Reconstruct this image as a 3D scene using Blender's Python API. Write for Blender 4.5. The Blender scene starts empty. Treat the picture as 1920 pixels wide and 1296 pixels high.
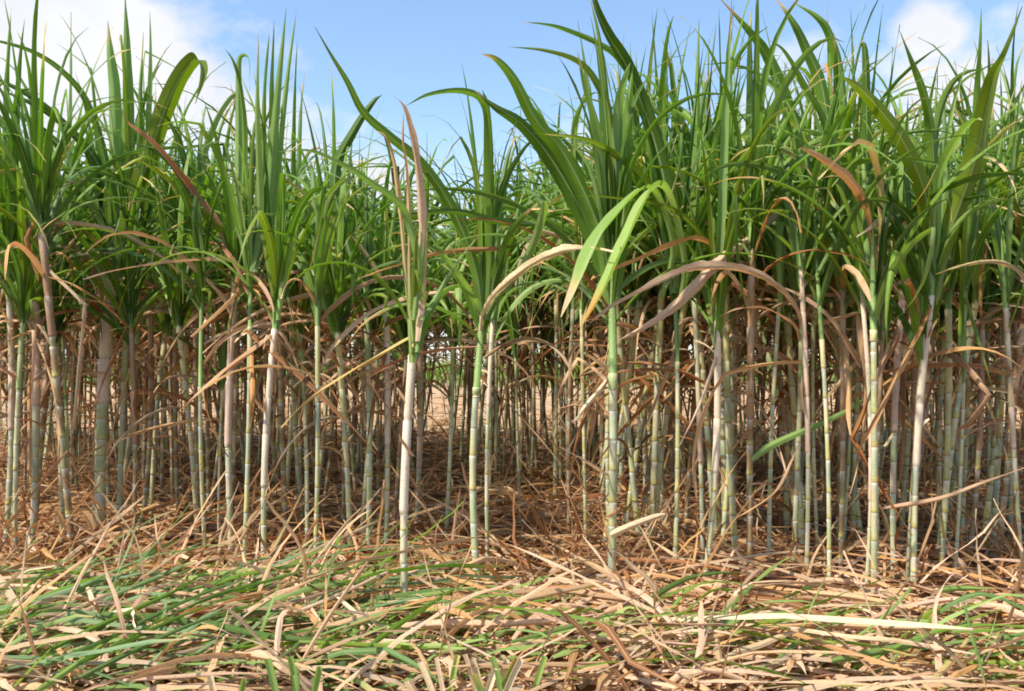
import bpy, math, random
from mathutils import Vector, Matrix

random.seed(7)
R = random.random
U = random.uniform
G = random.gauss
sc = bpy.context.scene
C = sc.collection

# ------------------------------------------------------------------ camera
FPX, HZ, CAMH = 1663.0, 695.0, 0.80          # focal length in 1920-px units, horizon row, eye height
cam = bpy.data.cameras.new('camera')
camo = bpy.data.objects.new('camera', cam)
C.objects.link(camo)
camo.location = (0, 0, CAMH)
camo.rotation_euler = (math.radians(90), 0, 0)
cam.sensor_width = 36.0
cam.lens = 36.0 * FPX / 1920.0
cam.shift_y = (HZ - 648.0) / 1920.0
cam.clip_start = 0.05
cam.clip_end = 6000
sc.camera = camo

# ------------------------------------------------------------------ light
SUN_EL, SUN_AZ = 53.0, 236.0     # azimuth clockwise from +Y: from the left, a little behind the viewer
el, az = math.radians(SUN_EL), math.radians(SUN_AZ)
sund = Vector((math.sin(az) * math.cos(el), math.cos(az) * math.cos(el), math.sin(el)))
sun = bpy.data.lights.new('sun', 'SUN')
sun.energy = 5.0
sun.angle = math.radians(2.5)
sun.color = (1.0, 0.94, 0.82)
suno = bpy.data.objects.new('sun', sun)
C.objects.link(suno)
suno.rotation_euler = sund.to_track_quat('Z', 'Y').to_euler()
suno.location = (-6, -6, 12)

world = bpy.data.worlds.new('World')
sc.world = world
world.use_nodes = True
nt = world.node_tree
nt.nodes.clear()
def wn(t, **k):
    n = nt.nodes.new(t)
    for a, b in k.items():
        setattr(n, a, b)
    return n
L = nt.links.new
sky = wn('ShaderNodeTexSky', sky_type='NISHITA', sun_disc=False)
sky.sun_elevation = el
sky.sun_rotation = az
sky.air_density = 1.0
sky.dust_density = 0.6
sky.ozone_density = 1.6
tc = wn('ShaderNodeTexCoord')
def vmath(op, a, b=None):
    n = wn('ShaderNodeVectorMath', operation=op)
    L(a, n.inputs[0])
    if b is not None:
        n.inputs[1].default_value = b
    return n
def m(op, a, b=None, c=None, clamp=False):
    n = wn('ShaderNodeMath', operation=op, use_clamp=clamp)
    for i, v in enumerate((a, b, c)):
        if v is None:
            continue
        if isinstance(v, (int, float)):
            n.inputs[i].default_value = v
        else:
            L(v, n.inputs[i])
    return n.outputs[0]
mp = wn('ShaderNodeMapping')
mp.inputs['Scale'].default_value = (1, 1, 1.6)
L(tc.outputs['Generated'], mp.inputs['Vector'])
noi = wn('ShaderNodeTexNoise')
noi.inputs['Scale'].default_value = 5.0
noi.inputs['Detail'].default_value = 8
noi.inputs['Roughness'].default_value = 0.58
L(mp.outputs[0], noi.inputs['Vector'])
def blob(px, py, rad):
    v = Vector(((px - 960) / FPX, 1.0, -(py - HZ) / FPX)).normalized()
    d = vmath('DISTANCE', tc.outputs['Generated'], tuple(v))
    return m('SUBTRACT', 1.0, m('DIVIDE', d.outputs['Value'], rad))
fields = [blob(60, 130, 0.22), blob(200, 150, 0.15), blob(-300, 200, 0.3), blob(330, 190, 0.095), blob(470, 260, 0.13),
          blob(1730, 220, 0.075), blob(1840, 180, 0.05), blob(1740, 65, 0.035), blob(1990, 280, 0.12), blob(1580, 300, 0.10),
          blob(700, 420, 0.10), blob(1100, 450, 0.10)]
acc = fields[0]
for f_ in fields[1:]:
    acc = m('MAXIMUM', acc, f_)
mask = m('MULTIPLY', m('ADD', acc, m('MULTIPLY', m('SUBTRACT', noi.outputs['Fac'], 0.5), 3.2)), 1.9, clamp=True)
# milky horizon, plus unseen clouds behind the camera added to light front stalks
sep = wn('ShaderNodeSeparateXYZ')
L(tc.outputs['Generated'], sep.inputs[0])
milk = m('MULTIPLY', m('SUBTRACT', 1.0, m('DIVIDE', sep.outputs['Z'], 0.28), clamp=True), 0.6)
milk = m('MULTIPLY', milk, m('MULTIPLY_ADD', sep.outputs['Y'], 0.6, 0.5, clamp=True))
mask = m('MAXIMUM', mask, milk)
behind = m('MULTIPLY', m('SUBTRACT', noi.outputs['Fac'], 0.50), 5.0, clamp=True)
behind = m('MULTIPLY', behind, m('MULTIPLY', m('LESS_THAN', sep.outputs['Y'], 0.1), 0.8))
mask = m('MAXIMUM', mask, behind)
noi2 = wn('ShaderNodeTexNoise')
noi2.inputs['Scale'].default_value = 9.0
noi2.inputs['Detail'].default_value = 5
L(mp.outputs[0], noi2.inputs['Vector'])
cr = wn('ShaderNodeValToRGB')
cr.color_ramp.elements[0].position = 0.3
cr.color_ramp.elements[0].color = (3.9, 4.05, 4.4, 1)
cr.color_ramp.elements[1].position = 0.65
cr.color_ramp.elements[1].color = (4.6, 4.6, 4.7, 1)
L(noi2.outputs['Fac'], cr.inputs['Fac'])
tint = wn('ShaderNodeMixRGB', blend_type='MULTIPLY')
tint.inputs['Fac'].default_value = 1.0
tint.inputs['Color2'].default_value = (1.12, 1.16, 1.16, 1)
L(sky.outputs[0], tint.inputs['Color1'])
mixc = wn('ShaderNodeMixRGB')
L(mask, mixc.inputs['Fac'])
L(tint.outputs[0], mixc.inputs['Color1'])
L(cr.outputs['Color'], mixc.inputs['Color2'])
bg = wn('ShaderNodeBackground')
bg.inputs['Strength'].default_value = 0.15
L(mixc.outputs[0], bg.inputs['Color'])
wo = wn('ShaderNodeOutputWorld')
L(bg.outputs[0], wo.inputs['Surface'])

sc.view_settings.view_transform = 'Standard'
sc.view_settings.look = 'None'
sc.view_settings.gamma = 1
sc.view_settings.exposure = 0.58
sc.cycles.filter_width = 1.8
sc.cycles.max_bounces = 7
sc.cycles.transparent_max_bounces = 4

# ------------------------------------------------------------------ materials
def leaf_material(name, rough, trans, rib, veins=0.25, spots=0.0, spotcol=(0.2, 0.09, 0.04, 1)):
    mt = bpy.data.materials.new(name)
    mt.use_nodes = True
    t = mt.node_tree
    t.nodes.clear()
    N = t.nodes.new
    K = t.links.new
    ca = N('ShaderNodeAttribute'); ca.attribute_name = 'col'
    uv = N('ShaderNodeAttribute'); uv.attribute_name = 'uvp'
    sp = N('ShaderNodeSeparateXYZ'); K(uv.outputs['Vector'], sp.inputs[0])
    def mm(op, a, b=None, c=None, cl=False):
        n = N('ShaderNodeMath'); n.operation = op; n.use_clamp = cl
        for i, v in enumerate((a, b, c)):
            if v is None: continue
            if isinstance(v, (int, float)): n.inputs[i].default_value = v
            else: K(v, n.inputs[i])
        return n.outputs[0]
    # lengthwise veins
    mpn = N('ShaderNodeMapping'); mpn.inputs['Scale'].default_value = (9, 0.7, 1) if rib < .9 else (7, 0.35, 1)
    K(uv.outputs['Vector'], mpn.inputs['Vector'])
    no = N('ShaderNodeTexNoise'); no.inputs['Scale'].default_value = 1.6; no.inputs['Detail'].default_value = 3
    K(mpn.outputs[0], no.inputs['Vector'])
    v = mm('MULTIPLY_ADD', no.outputs['Fac'], veins * 2, 1.0 - veins)
    mul = N('ShaderNodeVectorMath'); mul.operation = 'SCALE'
    K(ca.outputs['Color'], mul.inputs[0]); K(v, mul.inputs['Scale'])
    # pale midrib
    ribm = mm('SUBTRACT', 1.0, mm('DIVIDE', mm('ABSOLUTE', sp.outputs['X']), 0.13), cl=True)
    ribm = mm('MULTIPLY', ribm, rib, cl=True)
    mx = N('ShaderNodeMixRGB'); K(ribm, mx.inputs['Fac']); K(mul.outputs[0], mx.inputs['Color1'])
    mx.inputs['Color2'].default_value = (0.42, 0.46, 0.26, 1) if rib < 0.9 else (0.62, 0.5, 0.34, 1)
    last = mx.outputs[0]
    if spots > 0:
        n2 = N('ShaderNodeTexNoise'); n2.inputs['Scale'].default_value = 14; n2.inputs['Detail'].default_value = 4
        m2 = N('ShaderNodeMapping'); m2.inputs['Scale'].default_value = (0.25, 1.0, 1)
        K(uv.outputs['Vector'], m2.inputs['Vector']); K(m2.outputs[0], n2.inputs['Vector'])
        sm = mm('MULTIPLY', mm('MULTIPLY', mm('SUBTRACT', n2.outputs['Fac'], 0.56), 9.0, cl=True), spots)
        mx2 = N('ShaderNodeMixRGB'); K(sm, mx2.inputs['Fac']); K(last, mx2.inputs['Color1'])
        mx2.inputs['Color2'].default_value = spotcol
        last = mx2.outputs[0]
    bs = N('ShaderNodeBsdfPrincipled')
    K(last, bs.inputs['Base Color'])
    bs.inputs['Roughness'].default_value = rough
    bs.inputs['Specular IOR Level'].default_value = 0.28 if rough < 0.6 else 0.12
    bp = N('ShaderNodeBump'); bp.inputs['Strength'].default_value = 0.35; bp.inputs['Distance'].default_value = 0.002
    K(no.outputs['Fac'], bp.inputs['Height']); K(bp.outputs[0], bs.inputs['Normal'])
    tr = N('ShaderNodeBsdfTranslucent')
    tcn = N('ShaderNodeMixRGB'); tcn.blend_type = 'MULTIPLY'; tcn.inputs['Fac'].default_value = 1
    K(last, tcn.inputs['Color1']); tcn.inputs['Color2'].default_value = (1.2, 1.45, 0.5, 1) if rib < 0.9 else (1.15, 0.95, 0.7, 1)
    K(tcn.outputs[0], tr.inputs['Color'])
    ms = N('ShaderNodeMixShader'); ms.inputs['Fac'].default_value = trans
    K(bs.outputs[0], ms.inputs[1]); K(tr.outputs[0], ms.inputs[2])
    out = N('ShaderNodeOutputMaterial'); K(ms.outputs[0], out.inputs['Surface'])
    return mt

M_GREEN = leaf_material('green_leaf', 0.45, 0.33, 0.75, 0.22, 0.10, (0.25, 0.22, 0.05, 1))
M_DRY = leaf_material('dry_leaf', 0.75, 0.25, 0.92, 0.42, 0.55, (0.22, 0.11, 0.06, 1))

def stem_material():
    mt = bpy.data.materials.new('cane_stem')
    mt.use_nodes = True
    t = mt.node_tree; t.nodes.clear(); N = t.nodes.new; K = t.links.new
    ca = N('ShaderNodeAttribute'); ca.attribute_name = 'col'
    uv = N('ShaderNodeAttribute'); uv.attribute_name = 'uvp'
    mpn = N('ShaderNodeMapping'); mpn.inputs['Scale'].default_value = (6, 2.2, 1)
    K(uv.outputs['Vector'], mpn.inputs['Vector'])
    no = N('ShaderNodeTexNoise'); no.inputs['Scale'].default_value = 2.2; no.inputs['Detail'].default_value = 5
    K(mpn.outputs[0], no.inputs['Vector'])
    mp2 = N('ShaderNodeMapping'); mp2.inputs['Scale'].default_value = (1.2, 9, 1)
    K(uv.outputs['Vector'], mp2.inputs['Vector'])
    n2 = N('ShaderNodeTexNoise'); n2.inputs['Scale'].default_value = 2.0; n2.inputs['Detail'].default_value = 5
    K(mp2.outputs[0], n2.inputs['Vector'])
    a = N('ShaderNodeMath'); a.operation = 'MULTIPLY_ADD'; K(no.outputs['Fac'], a.inputs[0]); a.inputs[1].default_value = 0.9; a.inputs[2].default_value = 0.55
    mul = N('ShaderNodeVectorMath'); mul.operation = 'SCALE'
    K(ca.outputs['Color'], mul.inputs[0]); K(a.outputs[0], mul.inputs['Scale'])
    # waxy bloom and brown scuffs
    b = N('ShaderNodeMath'); b.operation = 'SUBTRACT'; K(n2.outputs['Fac'], b.inputs[0]); b.inputs[1].default_value = 0.57
    c = N('ShaderNodeMath'); c.operation = 'MULTIPLY'; c.use_clamp = True; K(b.outputs[0], c.inputs[0]); c.inputs[1].default_value = 3.0
    mx = N('ShaderNodeMixRGB'); K(c.outputs[0], mx.inputs['Fac']); K(mul.outputs[0], mx.inputs['Color1']); mx.inputs['Color2'].default_value = (0.58, 0.54, 0.40, 1)
    d = N('ShaderNodeMath'); d.operation = 'SUBTRACT'; d.inputs[0].default_value = 0.40; K(n2.outputs['Fac'], d.inputs[1])
    e = N('ShaderNodeMath'); e.operation = 'MULTIPLY'; e.use_clamp = True; K(d.outputs[0], e.inputs[0]); e.inputs[1].default_value = 7.0
    mx2 = N('ShaderNodeMixRGB'); K(e.outputs[0], mx2.inputs['Fac']); K(mx.outputs[0], mx2.inputs['Color1']); mx2.inputs['Color2'].default_value = (0.24, 0.17, 0.09, 1)
    bs = N('ShaderNodeBsdfPrincipled'); K(mx2.outputs[0], bs.inputs['Base Color'])
    bs.inputs['Roughness'].default_value = 0.55
    bs.inputs['Specular IOR Level'].default_value = 0.35
    bp = N('ShaderNodeBump'); bp.inputs['Strength'].default_value = 0.3; bp.inputs['Distance'].default_value = 0.002
    K(no.outputs['Fac'], bp.inputs['Height']); K(bp.outputs[0], bs.inputs['Normal'])
    out = N('ShaderNodeOutputMaterial'); K(bs.outputs[0], out.inputs['Surface'])
    return mt
M_STEM = stem_material()

def ground_material(name, stops, s1, s2):
    mt = bpy.data.materials.new(name)
    mt.use_nodes = True
    t = mt.node_tree; t.nodes.clear(); N = t.nodes.new; K = t.links.new
    tcd = N('ShaderNodeTexCoord')
    n1 = N('ShaderNodeTexNoise'); n1.inputs['Scale'].default_value = s1; n1.inputs['Detail'].default_value = 8; n1.inputs['Roughness'].default_value = 0.7
    mpp = N('ShaderNodeMapping'); mpp.inputs['Scale'].default_value = (0.35, 1, 1)
    K(tcd.outputs['Object'], mpp.inputs['Vector']); K(mpp.outputs[0], n1.inputs['Vector'])
    n2 = N('ShaderNodeTexVoronoi'); n2.inputs['Scale'].default_value = s2
    K(tcd.outputs['Object'], n2.inputs['Vector'])
    ad = N('ShaderNodeMath'); ad.operation = 'MULTIPLY_ADD'; K(n2.outputs['Distance'], ad.inputs[0]); ad.inputs[1].default_value = 0.35; K(n1.outputs['Fac'], ad.inputs[2])
    r = N('ShaderNodeValToRGB')
    els = r.color_ramp.elements
    els[0].position, els[0].color = stops[0][0], (*stops[0][1], 1)
    els[1].position, els[1].color = stops[-1][0], (*stops[-1][1], 1)
    for p, c in stops[1:-1]:
        e = els.new(p); e.color = (*c, 1)
    K(ad.outputs[0], r.inputs['Fac'])
    bs = N('ShaderNodeBsdfPrincipled'); K(r.outputs[0], bs.inputs['Base Color']); bs.inputs['Roughness'].default_value = 0.95
    bs.inputs['Specular IOR Level'].default_value = 0.1
    bp = N('ShaderNodeBump'); bp.inputs['Strength'].default_value = 0.9; bp.inputs['Distance'].default_value = 0.03
    K(ad.outputs[0], bp.inputs['Height']); K(bp.outputs[0], bs.inputs['Normal'])
    out = N('ShaderNodeOutputMaterial'); K(bs.outputs[0], out.inputs['Surface'])
    return mt
M_SOIL = ground_material('soil', [(0.3, (0.035, 0.018, 0.011)), (0.55, (0.11, 0.055, 0.032)), (0.8, (0.2, 0.11, 0.065))], 9, 22)
M_STUB = ground_material('stubble', [(0.35, (0.20, 0.12, 0.07)), (0.55, (0.33, 0.215, 0.12)), (0.8, (0.50, 0.35, 0.21))], 6, 14)

# ------------------------------------------------------------------ mesh builder
class MB:
    def __init__(s):
        s.v, s.f, s.c, s.u = [], [], [], []
    def build(s, name, mat, parent=None, origin=None, smooth=True):
        o3 = Vector(origin) if origin is not None else (parent.location.copy() if parent else Vector((0, 0, 0)))
        me = bpy.data.meshes.new(name)
        me.from_pydata([tuple(p - o3) for p in s.v], [], s.f)
        a = me.attributes.new('col', 'FLOAT_COLOR', 'POINT')
        a.data.foreach_set('color', [x for c in s.c for x in (c[0], c[1], c[2], 1.0)])
        a = me.attributes.new('uvp', 'FLOAT_VECTOR', 'POINT')
        a.data.foreach_set('vector', [x for c in s.u for x in c])
        if smooth:
            me.polygons.foreach_set('use_smooth', [True] * len(me.polygons))
        me.materials.append(mat)
        me.update()
        ob = bpy.data.objects.new(name, me)
        C.objects.link(ob)
        if parent:
            ob.parent = parent
        else:
            ob.location = o3
        return ob

def build_multi(name, parts, origin):
    mb = MB(); idx = []
    for k, (q, mat) in enumerate(parts):
        off = len(mb.v)
        mb.v += q.v; mb.c += q.c; mb.u += q.u
        mb.f += [tuple(i + off for i in f) for f in q.f]
        idx += [k] * len(q.f)
    ob = mb.build(name, parts[0][1], origin=origin)
    for q, mat in parts[1:]:
        ob.data.materials.append(mat)
    ob.data.polygons.foreach_set('material_index', idx)
    return ob

def P(x, y, d):
    return Vector(((x - 960) / FPX * d, d, CAMH - (y - HZ) / FPX * d))

def catmull(pts, n):
    if len(pts) == 2:
        return [pts[0].lerp(pts[1], i / n) for i in range(n + 1)]
    q = [pts[0] * 2 - pts[1]] + list(pts) + [pts[-1] * 2 - pts[-2]]
    seg = len(pts) - 1
    out = []
    for i in range(n + 1):
        t = i / n * seg
        k = min(int(t), seg - 1)
        t -= k
        a, b, c, d = q[k], q[k + 1], q[k + 2], q[k + 3]
        out.append(0.5 * ((2 * b) + (c - a) * t + (2 * a - 5 * b + 4 * c - d) * t * t + (3 * b - a - 3 * c + d) * t * t * t))
    return out

def prof_leaf(t):
    if t < 0.22:
        return 0.62 + 0.38 * math.sin(t / 0.22 * math.pi / 2)
    return max(0.03, (1 - ((t - 0.22) / 0.78) ** 1.9))
def prof_belly(t):
    return max(0.04, min(1.0, 0.28 + 1.3 * t) * min(1.0, (1 - t) * 3.2) ** .8)
def prof_drop(t):
    return max(.04, (0.35 if t < .35 else min(1.0, .35 + (t - .35) * 2.6)) * min(1.0, (1 - t) * 5.5) ** .8)
def prof_strap(t):
    return min(1.0, 0.5 + 4 * t, 0.35 + 5 * (1 - t)) * (1 - 0.25 * t)

def ribbon(mb, pts, width, side0=None, phi=0.0, twist=0.0, fold=0.25, col=None, prof=prof_leaf, nc=2, wav=0.0, uoff=None, rag=0.0):
    """A blade with a folded midrib. pts: root to tip."""
    n = len(pts)
    us = uoff if uoff is not None else U(0, 50)
    cum = 0.0
    prev = None
    base = len(mb.v)
    k = 2 * nc + 1 if nc > 1 else 3
    ph = U(0, 6)
    for i in range(n):
        tg = (pts[min(i + 1, n - 1)] - pts[max(i - 1, 0)])
        if tg.length < 1e-7:
            tg = Vector((0, 0, 1))
        tg.normalize()
        if prev is None:
            s = side0 if side0 is not None else tg.cross(Vector((0, 1, 0)))
        else:
            s = prev
        s = s - tg * s.dot(tg)
        if s.length < 1e-5:
            s = tg.orthogonal()
        s.normalize()
        prev = s
        t = i / (n - 1)
        s2 = Matrix.Rotation(phi + twist * t, 3, tg) @ s
        nr = s2.cross(tg)
        w = width * 0.5 * prof(t)
        rl, rr_ = 1 - rag * R() ** 2, 1 - rag * R() ** 2
        if i:
            cum += (pts[i] - pts[i - 1]).length
        for j in range(k):
            u = -1 + 2 * j / (k - 1)
            off = s2 * (u * w * (rl if u < 0 else rr_)) + nr * (abs(u) * w * fold * 2 + (wav * math.sin(ph + cum * 28 + u * 1.3) * abs(u)))
            mb.v.append(pts[i] + off)
            mb.c.append(col(t, u))
            mb.u.append((u + 3 * us if False else u, cum * 10 + us, 0.0))
        if i:
            a0 = base + (i - 1) * k
            for j in range(k - 1):
                mb.f.append((a0 + j, a0 + j + 1, a0 + k + j + 1, a0 + k + j))

def mixc3(a, b, t):
    t = max(0.0, min(1.0, t))
    return (a[0] + (b[0] - a[0]) * t, a[1] + (b[1] - a[1]) * t, a[2] + (b[2] - a[2]) * t)
def jit(c, s=0.15):
    k = 1 + U(-s, s)
    return (c[0] * k * (1 + U(-s, s) * .35), c[1] * k, c[2] * k * (1 + U(-s, s) * .6))

GREENS = {
    'G': (0.130, 0.235, 0.018), 'D': (0.065, 0.135, 0.010), 'O': (0.165, 0.230, 0.014),
    'B': (0.215, 0.325, 0.085), 'L': (0.26, 0.37, 0.10), 'T': (0.10, 0.18, 0.04), 'C': (0.17, 0.255, 0.11),
}
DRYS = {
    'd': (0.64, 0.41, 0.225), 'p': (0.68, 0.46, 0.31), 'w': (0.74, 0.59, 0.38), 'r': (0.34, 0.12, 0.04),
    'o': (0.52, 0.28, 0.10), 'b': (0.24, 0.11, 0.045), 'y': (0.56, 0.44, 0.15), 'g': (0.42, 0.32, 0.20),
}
def green_col(key, tipdry=0.0):
    c0 = jit(GREENS[key], 0.16)
    tipc = jit(DRYS[random.choice('dyo')], 0.1)
    st = 1 - tipdry
    yel = mixc3(c0, (0.3, 0.33, 0.05), 0.35)
    def f(t, u):
        c = mixc3(mixc3(c0, (0.26, 0.36, 0.14), 0.35), c0, t / 0.15)
        c = mixc3(c, yel, (t - 0.75) * 2)
        if tipdry > 0:
            c = mixc3(c, tipc, (t - st) / max(0.05, tipdry * 0.4) + abs(u) * 0.3 - 0.15)
        return c
    return f
def dry_col(key, greenbase=0.0):
    c0 = jit(DRYS[key], 0.12)
    c1 = jit(DRYS[random.choice('dopb' if key != 'w' else 'wpd')], 0.12)
    ph = U(0, 6); fr = U(3, 9)
    gb = (0.22, 0.30, 0.08)
    def f(t, u):
        c = mixc3(c0, c1, 0.22 + 0.22 * math.sin(ph + fr * t) + 0.12 * abs(u))
        if greenbase > 0:
            c = mixc3(gb, c, (t / greenbase) * 1.4 - 0.3)
        return c
    return f
def leafcol(code):
    """'G' style upper-case keys are green, lower-case are dry; two letters = green with dry tip"""
    if len(code) == 2 and code[0].isupper():
        return green_col(code[0], 0.35), M_GREEN, 'leaf'
    if len(code) == 2:
        return dry_col(code[1], 0.5), M_DRY, 'dry_leaf'
    if code.isupper():
        return green_col(code, random.choice((0, 0, 0.06, 0.15))), M_GREEN, 'leaf'
    return dry_col(code), M_DRY, 'dry_leaf'

def tag(o, label=None, cat=None, group=None, kind=None):
    if label: o['label'] = label
    if cat: o['category'] = cat
    if group: o['group'] = group
    if kind: o['kind'] = kind
    return o
def empty(name, loc, label, cat, group=None):
    o = bpy.data.objects.new(name, None)
    o.empty_display_size = 0.1
    C.objects.link(o)
    o.location = loc
    return tag(o, label, cat, group)

# ------------------------------------------------------------------ cane stem
def tube_rings(mb, rings, ns):
    """rings: (centre, radius, colour, v)"""
    base = len(mb.v)
    for (c, r, col, v) in rings:
        for j in range(ns):
            a = 2 * math.pi * j / ns
            mb.v.append(c + Vector((math.cos(a) * r, math.sin(a) * r, 0)))
            mb.c.append(col)
            mb.u.append((2.2 * math.sin(a * 0.5), v * 10, math.cos(a)))
    for i in range(len(rings) - 1):
        a0 = base + i * ns
        for j in range(ns):
            k = (j + 1) % ns
            mb.f.append((a0 + j, a0 + k, a0 + ns + k, a0 + ns + j))

SHEATH = {'p': (0.60, 0.43, 0.31), 'g': (0.30, 0.36, 0.14), 'y': (0.50, 0.46, 0.21), 'b': (0.33, 0.19, 0.10), 'w': (0.68, 0.55, 0.41)}
def cane_stem(mb, b, t, r, style, ns=10, h1=0.45, h2=0.97, bow=None, top_ext=0.12):
    """base b to top t; bare internodes to h1, dry clinging sheaths to h2, green sheath above."""
    H = (t - b).length
    bow = bow if bow is not None else Vector((G(0, .013), G(0, .015), 0))
    def pos(s):
        return b.lerp(t, s) + bow * math.sin(math.pi * min(s, 1)) 
    z = -0.02
    off = U(0, 40)
    rings = []
    wax = [(0.42, 0.44, 0.28), (0.39, 0.41, 0.25), (0.48, 0.46, 0.26), (0.50, 0.47, 0.26), (0.34, 0.38, 0.19)]
    if style == 'y': wax = [(0.50, 0.46, 0.18), (0.42, 0.43, 0.20), (0.36, 0.40, 0.26), (0.54, 0.50, 0.28)]
    if style == 'b': wax = [(0.30, 0.19, 0.09), (0.27, 0.23, 0.10), (0.23, 0.13, 0.06)]
    if style == 'p' or style == 'w': wax = wax + [(0.54, 0.45, 0.30), (0.56, 0.50, 0.34)]
    s = z / H
    k = 0
    while s < h1:
        ln = U(0.045, 0.085) if s < 0.15 else U(0.07, 0.12)
        ln *= (1.0 if s < 0.5 else 1.2)
        e = min(h1 + 0.005, s + ln / H)
        c = jit(random.choice(wax), 0.1)
        yel = jit((0.46, 0.40, 0.12), 0.12) if R() < (0.9 if style in 'yw' else 0.45) else c
        rad = r * (1.0 - 0.10 * s)
        wob = Vector((U(-1, 1), U(-1, 1), 0)) * r * 0.12
        def q(f): return s + (e - s) * f
        rings += [(pos(q(0)) + wob, rad * 1.04, (0.24, 0.17, 0.10), q(0) * H + off),
                  (pos(q(.035)) + wob, rad * 1.06, mixc3(yel, (0.2, .15, .06), .3), q(.035) * H + off),
                  (pos(q(.10)) + wob, rad * 1.03, yel, q(.10) * H + off),
                  (pos(q(.2)), rad, mixc3(yel, c, .85), q(.2) * H + off),
                  (pos(q(.6)), rad * .97, c, q(.6) * H + off),
                  (pos(q(.88)) + wob * .5, rad, mixc3(c, (0.55, 0.56, 0.46), .45), q(.88) * H + off),
                  (pos(q(.97)) + wob, rad * 1.06, mixc3(c, (0.62, 0.60, 0.50), .7), q(.97) * H + off)]
        s = e
    sc_ = SHEATH[style]
    first = True
    while s < h2:
        ln = U(0.12, 0.28)
        e = min(h2 + 0.01, s + ln / H)
        c = jit(sc_, 0.07)
        if R() < 0.3 and style != 'w': c = mixc3(c, (0.33, 0.38, 0.20), U(.3, .8))
        c2 = jit(c, 0.08)
        rad = r * (1.12 - 0.1 * s)
        w_ = Vector((U(-1, 1), U(-1, 1), 0)) * r * 0.10
        rings += [(pos(s) + w_, rad * 0.98, mixc3(c, (0.2, .12, .08), .45), s * H + off),
                  (pos(s + (e - s) * .06) + w_, rad * 1.10, c, (s + .01) * H + off),
                  (pos(s + (e - s) * .5), rad * 1.04, c2, (s + e) / 2 * H + off),
                  (pos(s + (e - s) * .97), rad * 1.13, mixc3(c2, (.68, .56, .46), .3), e * H + off)]
        s = e
    cg = jit((0.17, 0.27, 0.075), .12)
    d = (t - b).normalized()
    rings += [(pos(s), r * 0.98, cg, s * H + off), (t + d * top_ext * .5, r * .95, jit(cg, .1), H + off + .1),
              (t + d * top_ext, r * 0.72, jit(cg, .1), H + off + .2), (t + d * top_ext * 1.8, r * 0.2, cg, H + off + .3)]
    tube_rings(mb, rings, ns)

# ------------------------------------------------------------------ procedural leaves
def arc_leaf_pts(root, az_, e0, length, bend, n=12, power=1.5, kink=None, sway=0.0):
    pts = [root.copy()]
    p = root.copy()
    a = az_
    for i in range(n):
        t = (i + 0.5) / n
        e = e0 - bend * t ** power
        if kink and t > kink[0]:
            e -= kink[1]
        a2 = a + sway * t
        d = Vector((math.cos(a2) * math.cos(e), math.sin(a2) * math.cos(e), math.sin(e)))
        p = p + d * (length / n)
        pts.append(p.copy())
    return pts
def side_of(a):
    return Vector((-math.sin(a), math.cos(a), 0))

def grow_green(mb, root, az_, kind, ln, w, code, n=12):
    if kind == 'erect':
        e0, bend, pw = math.radians(U(78, 89)), math.radians(random.choice((U(4, 25), U(25, 70), U(60, 120)))), U(2.2, 4.5)
    elif kind == 'arch':
        e0, bend, pw = math.radians(U(68, 84)), math.radians(U(60, 135)), U(1.5, 2.6)
    else:
        e0, bend, pw = math.radians(U(50, 72)), math.radians(U(80, 140)), U(1.0, 1.6)
    kink = (U(0.5, 0.88), math.radians(U(40, 100))) if R() < 0.24 else None
    pts = arc_leaf_pts(root, az_, e0, ln, bend, n, pw, kink, U(-.5, .5))
    ribbon(mb, pts, w, side_of(az_), U(-.4, .4), U(-1.4, 1.4), U(0.15, 0.4), leafcol(code)[0], prof_leaf, 2 if n > 9 else 1, 0.0015)

def grow_dry(mb, root, az_, ln, w, code, n=10):
    m_ = R()
    if m_ < 0.45:
        e0, bend, pw = math.radians(U(35, 70)), math.radians(U(60, 130)), U(.8, 1.5)
    elif m_ < 0.8:
        e0, bend, pw = math.radians(U(0, 35)), math.radians(U(30, 100)), U(.6, 1.4)
    else:
        e0, bend, pw = math.radians(U(-70, -20)), math.radians(U(0, 25)), 1
    kink = (U(0.2, 0.7), math.radians(U(30, 90))) if R() < 0.35 else None
    pts = arc_leaf_pts(root, az_, e0, ln, bend, n, pw, kink, U(-.9, .9))
    ribbon(mb, pts, w, side_of(az_), U(-.8, .8), U(-2.5, 2.5), U(0.3, 0.9), leafcol(code)[0], prof_strap if R() < .4 else prof_leaf, 1, 0.003, rag=.35)

SKYL = [(-200, 90), (0, 70), (130, 60), (235, 0), (300, 110), (370, 150), (440, 110), (520, 40), (570, 160), (650, 150), (720, 210), (800, 200),
        (880, 190), (930, 160), (1020, 90), (1100, 40), (1180, 10), (1300, -20), (1500, -30), (1600, 20), (1650, 90), (1700, 60), (1770, 120),
        (1850, 30), (1920, 90), (2200, 80)]
def skyline(x):
    for (a, ya), (b, yb) in zip(SKYL, SKYL[1:]):
        if a <= x <= b:
            return ya + (yb - ya) * (x - a) / (b - a)
    return 80

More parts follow.
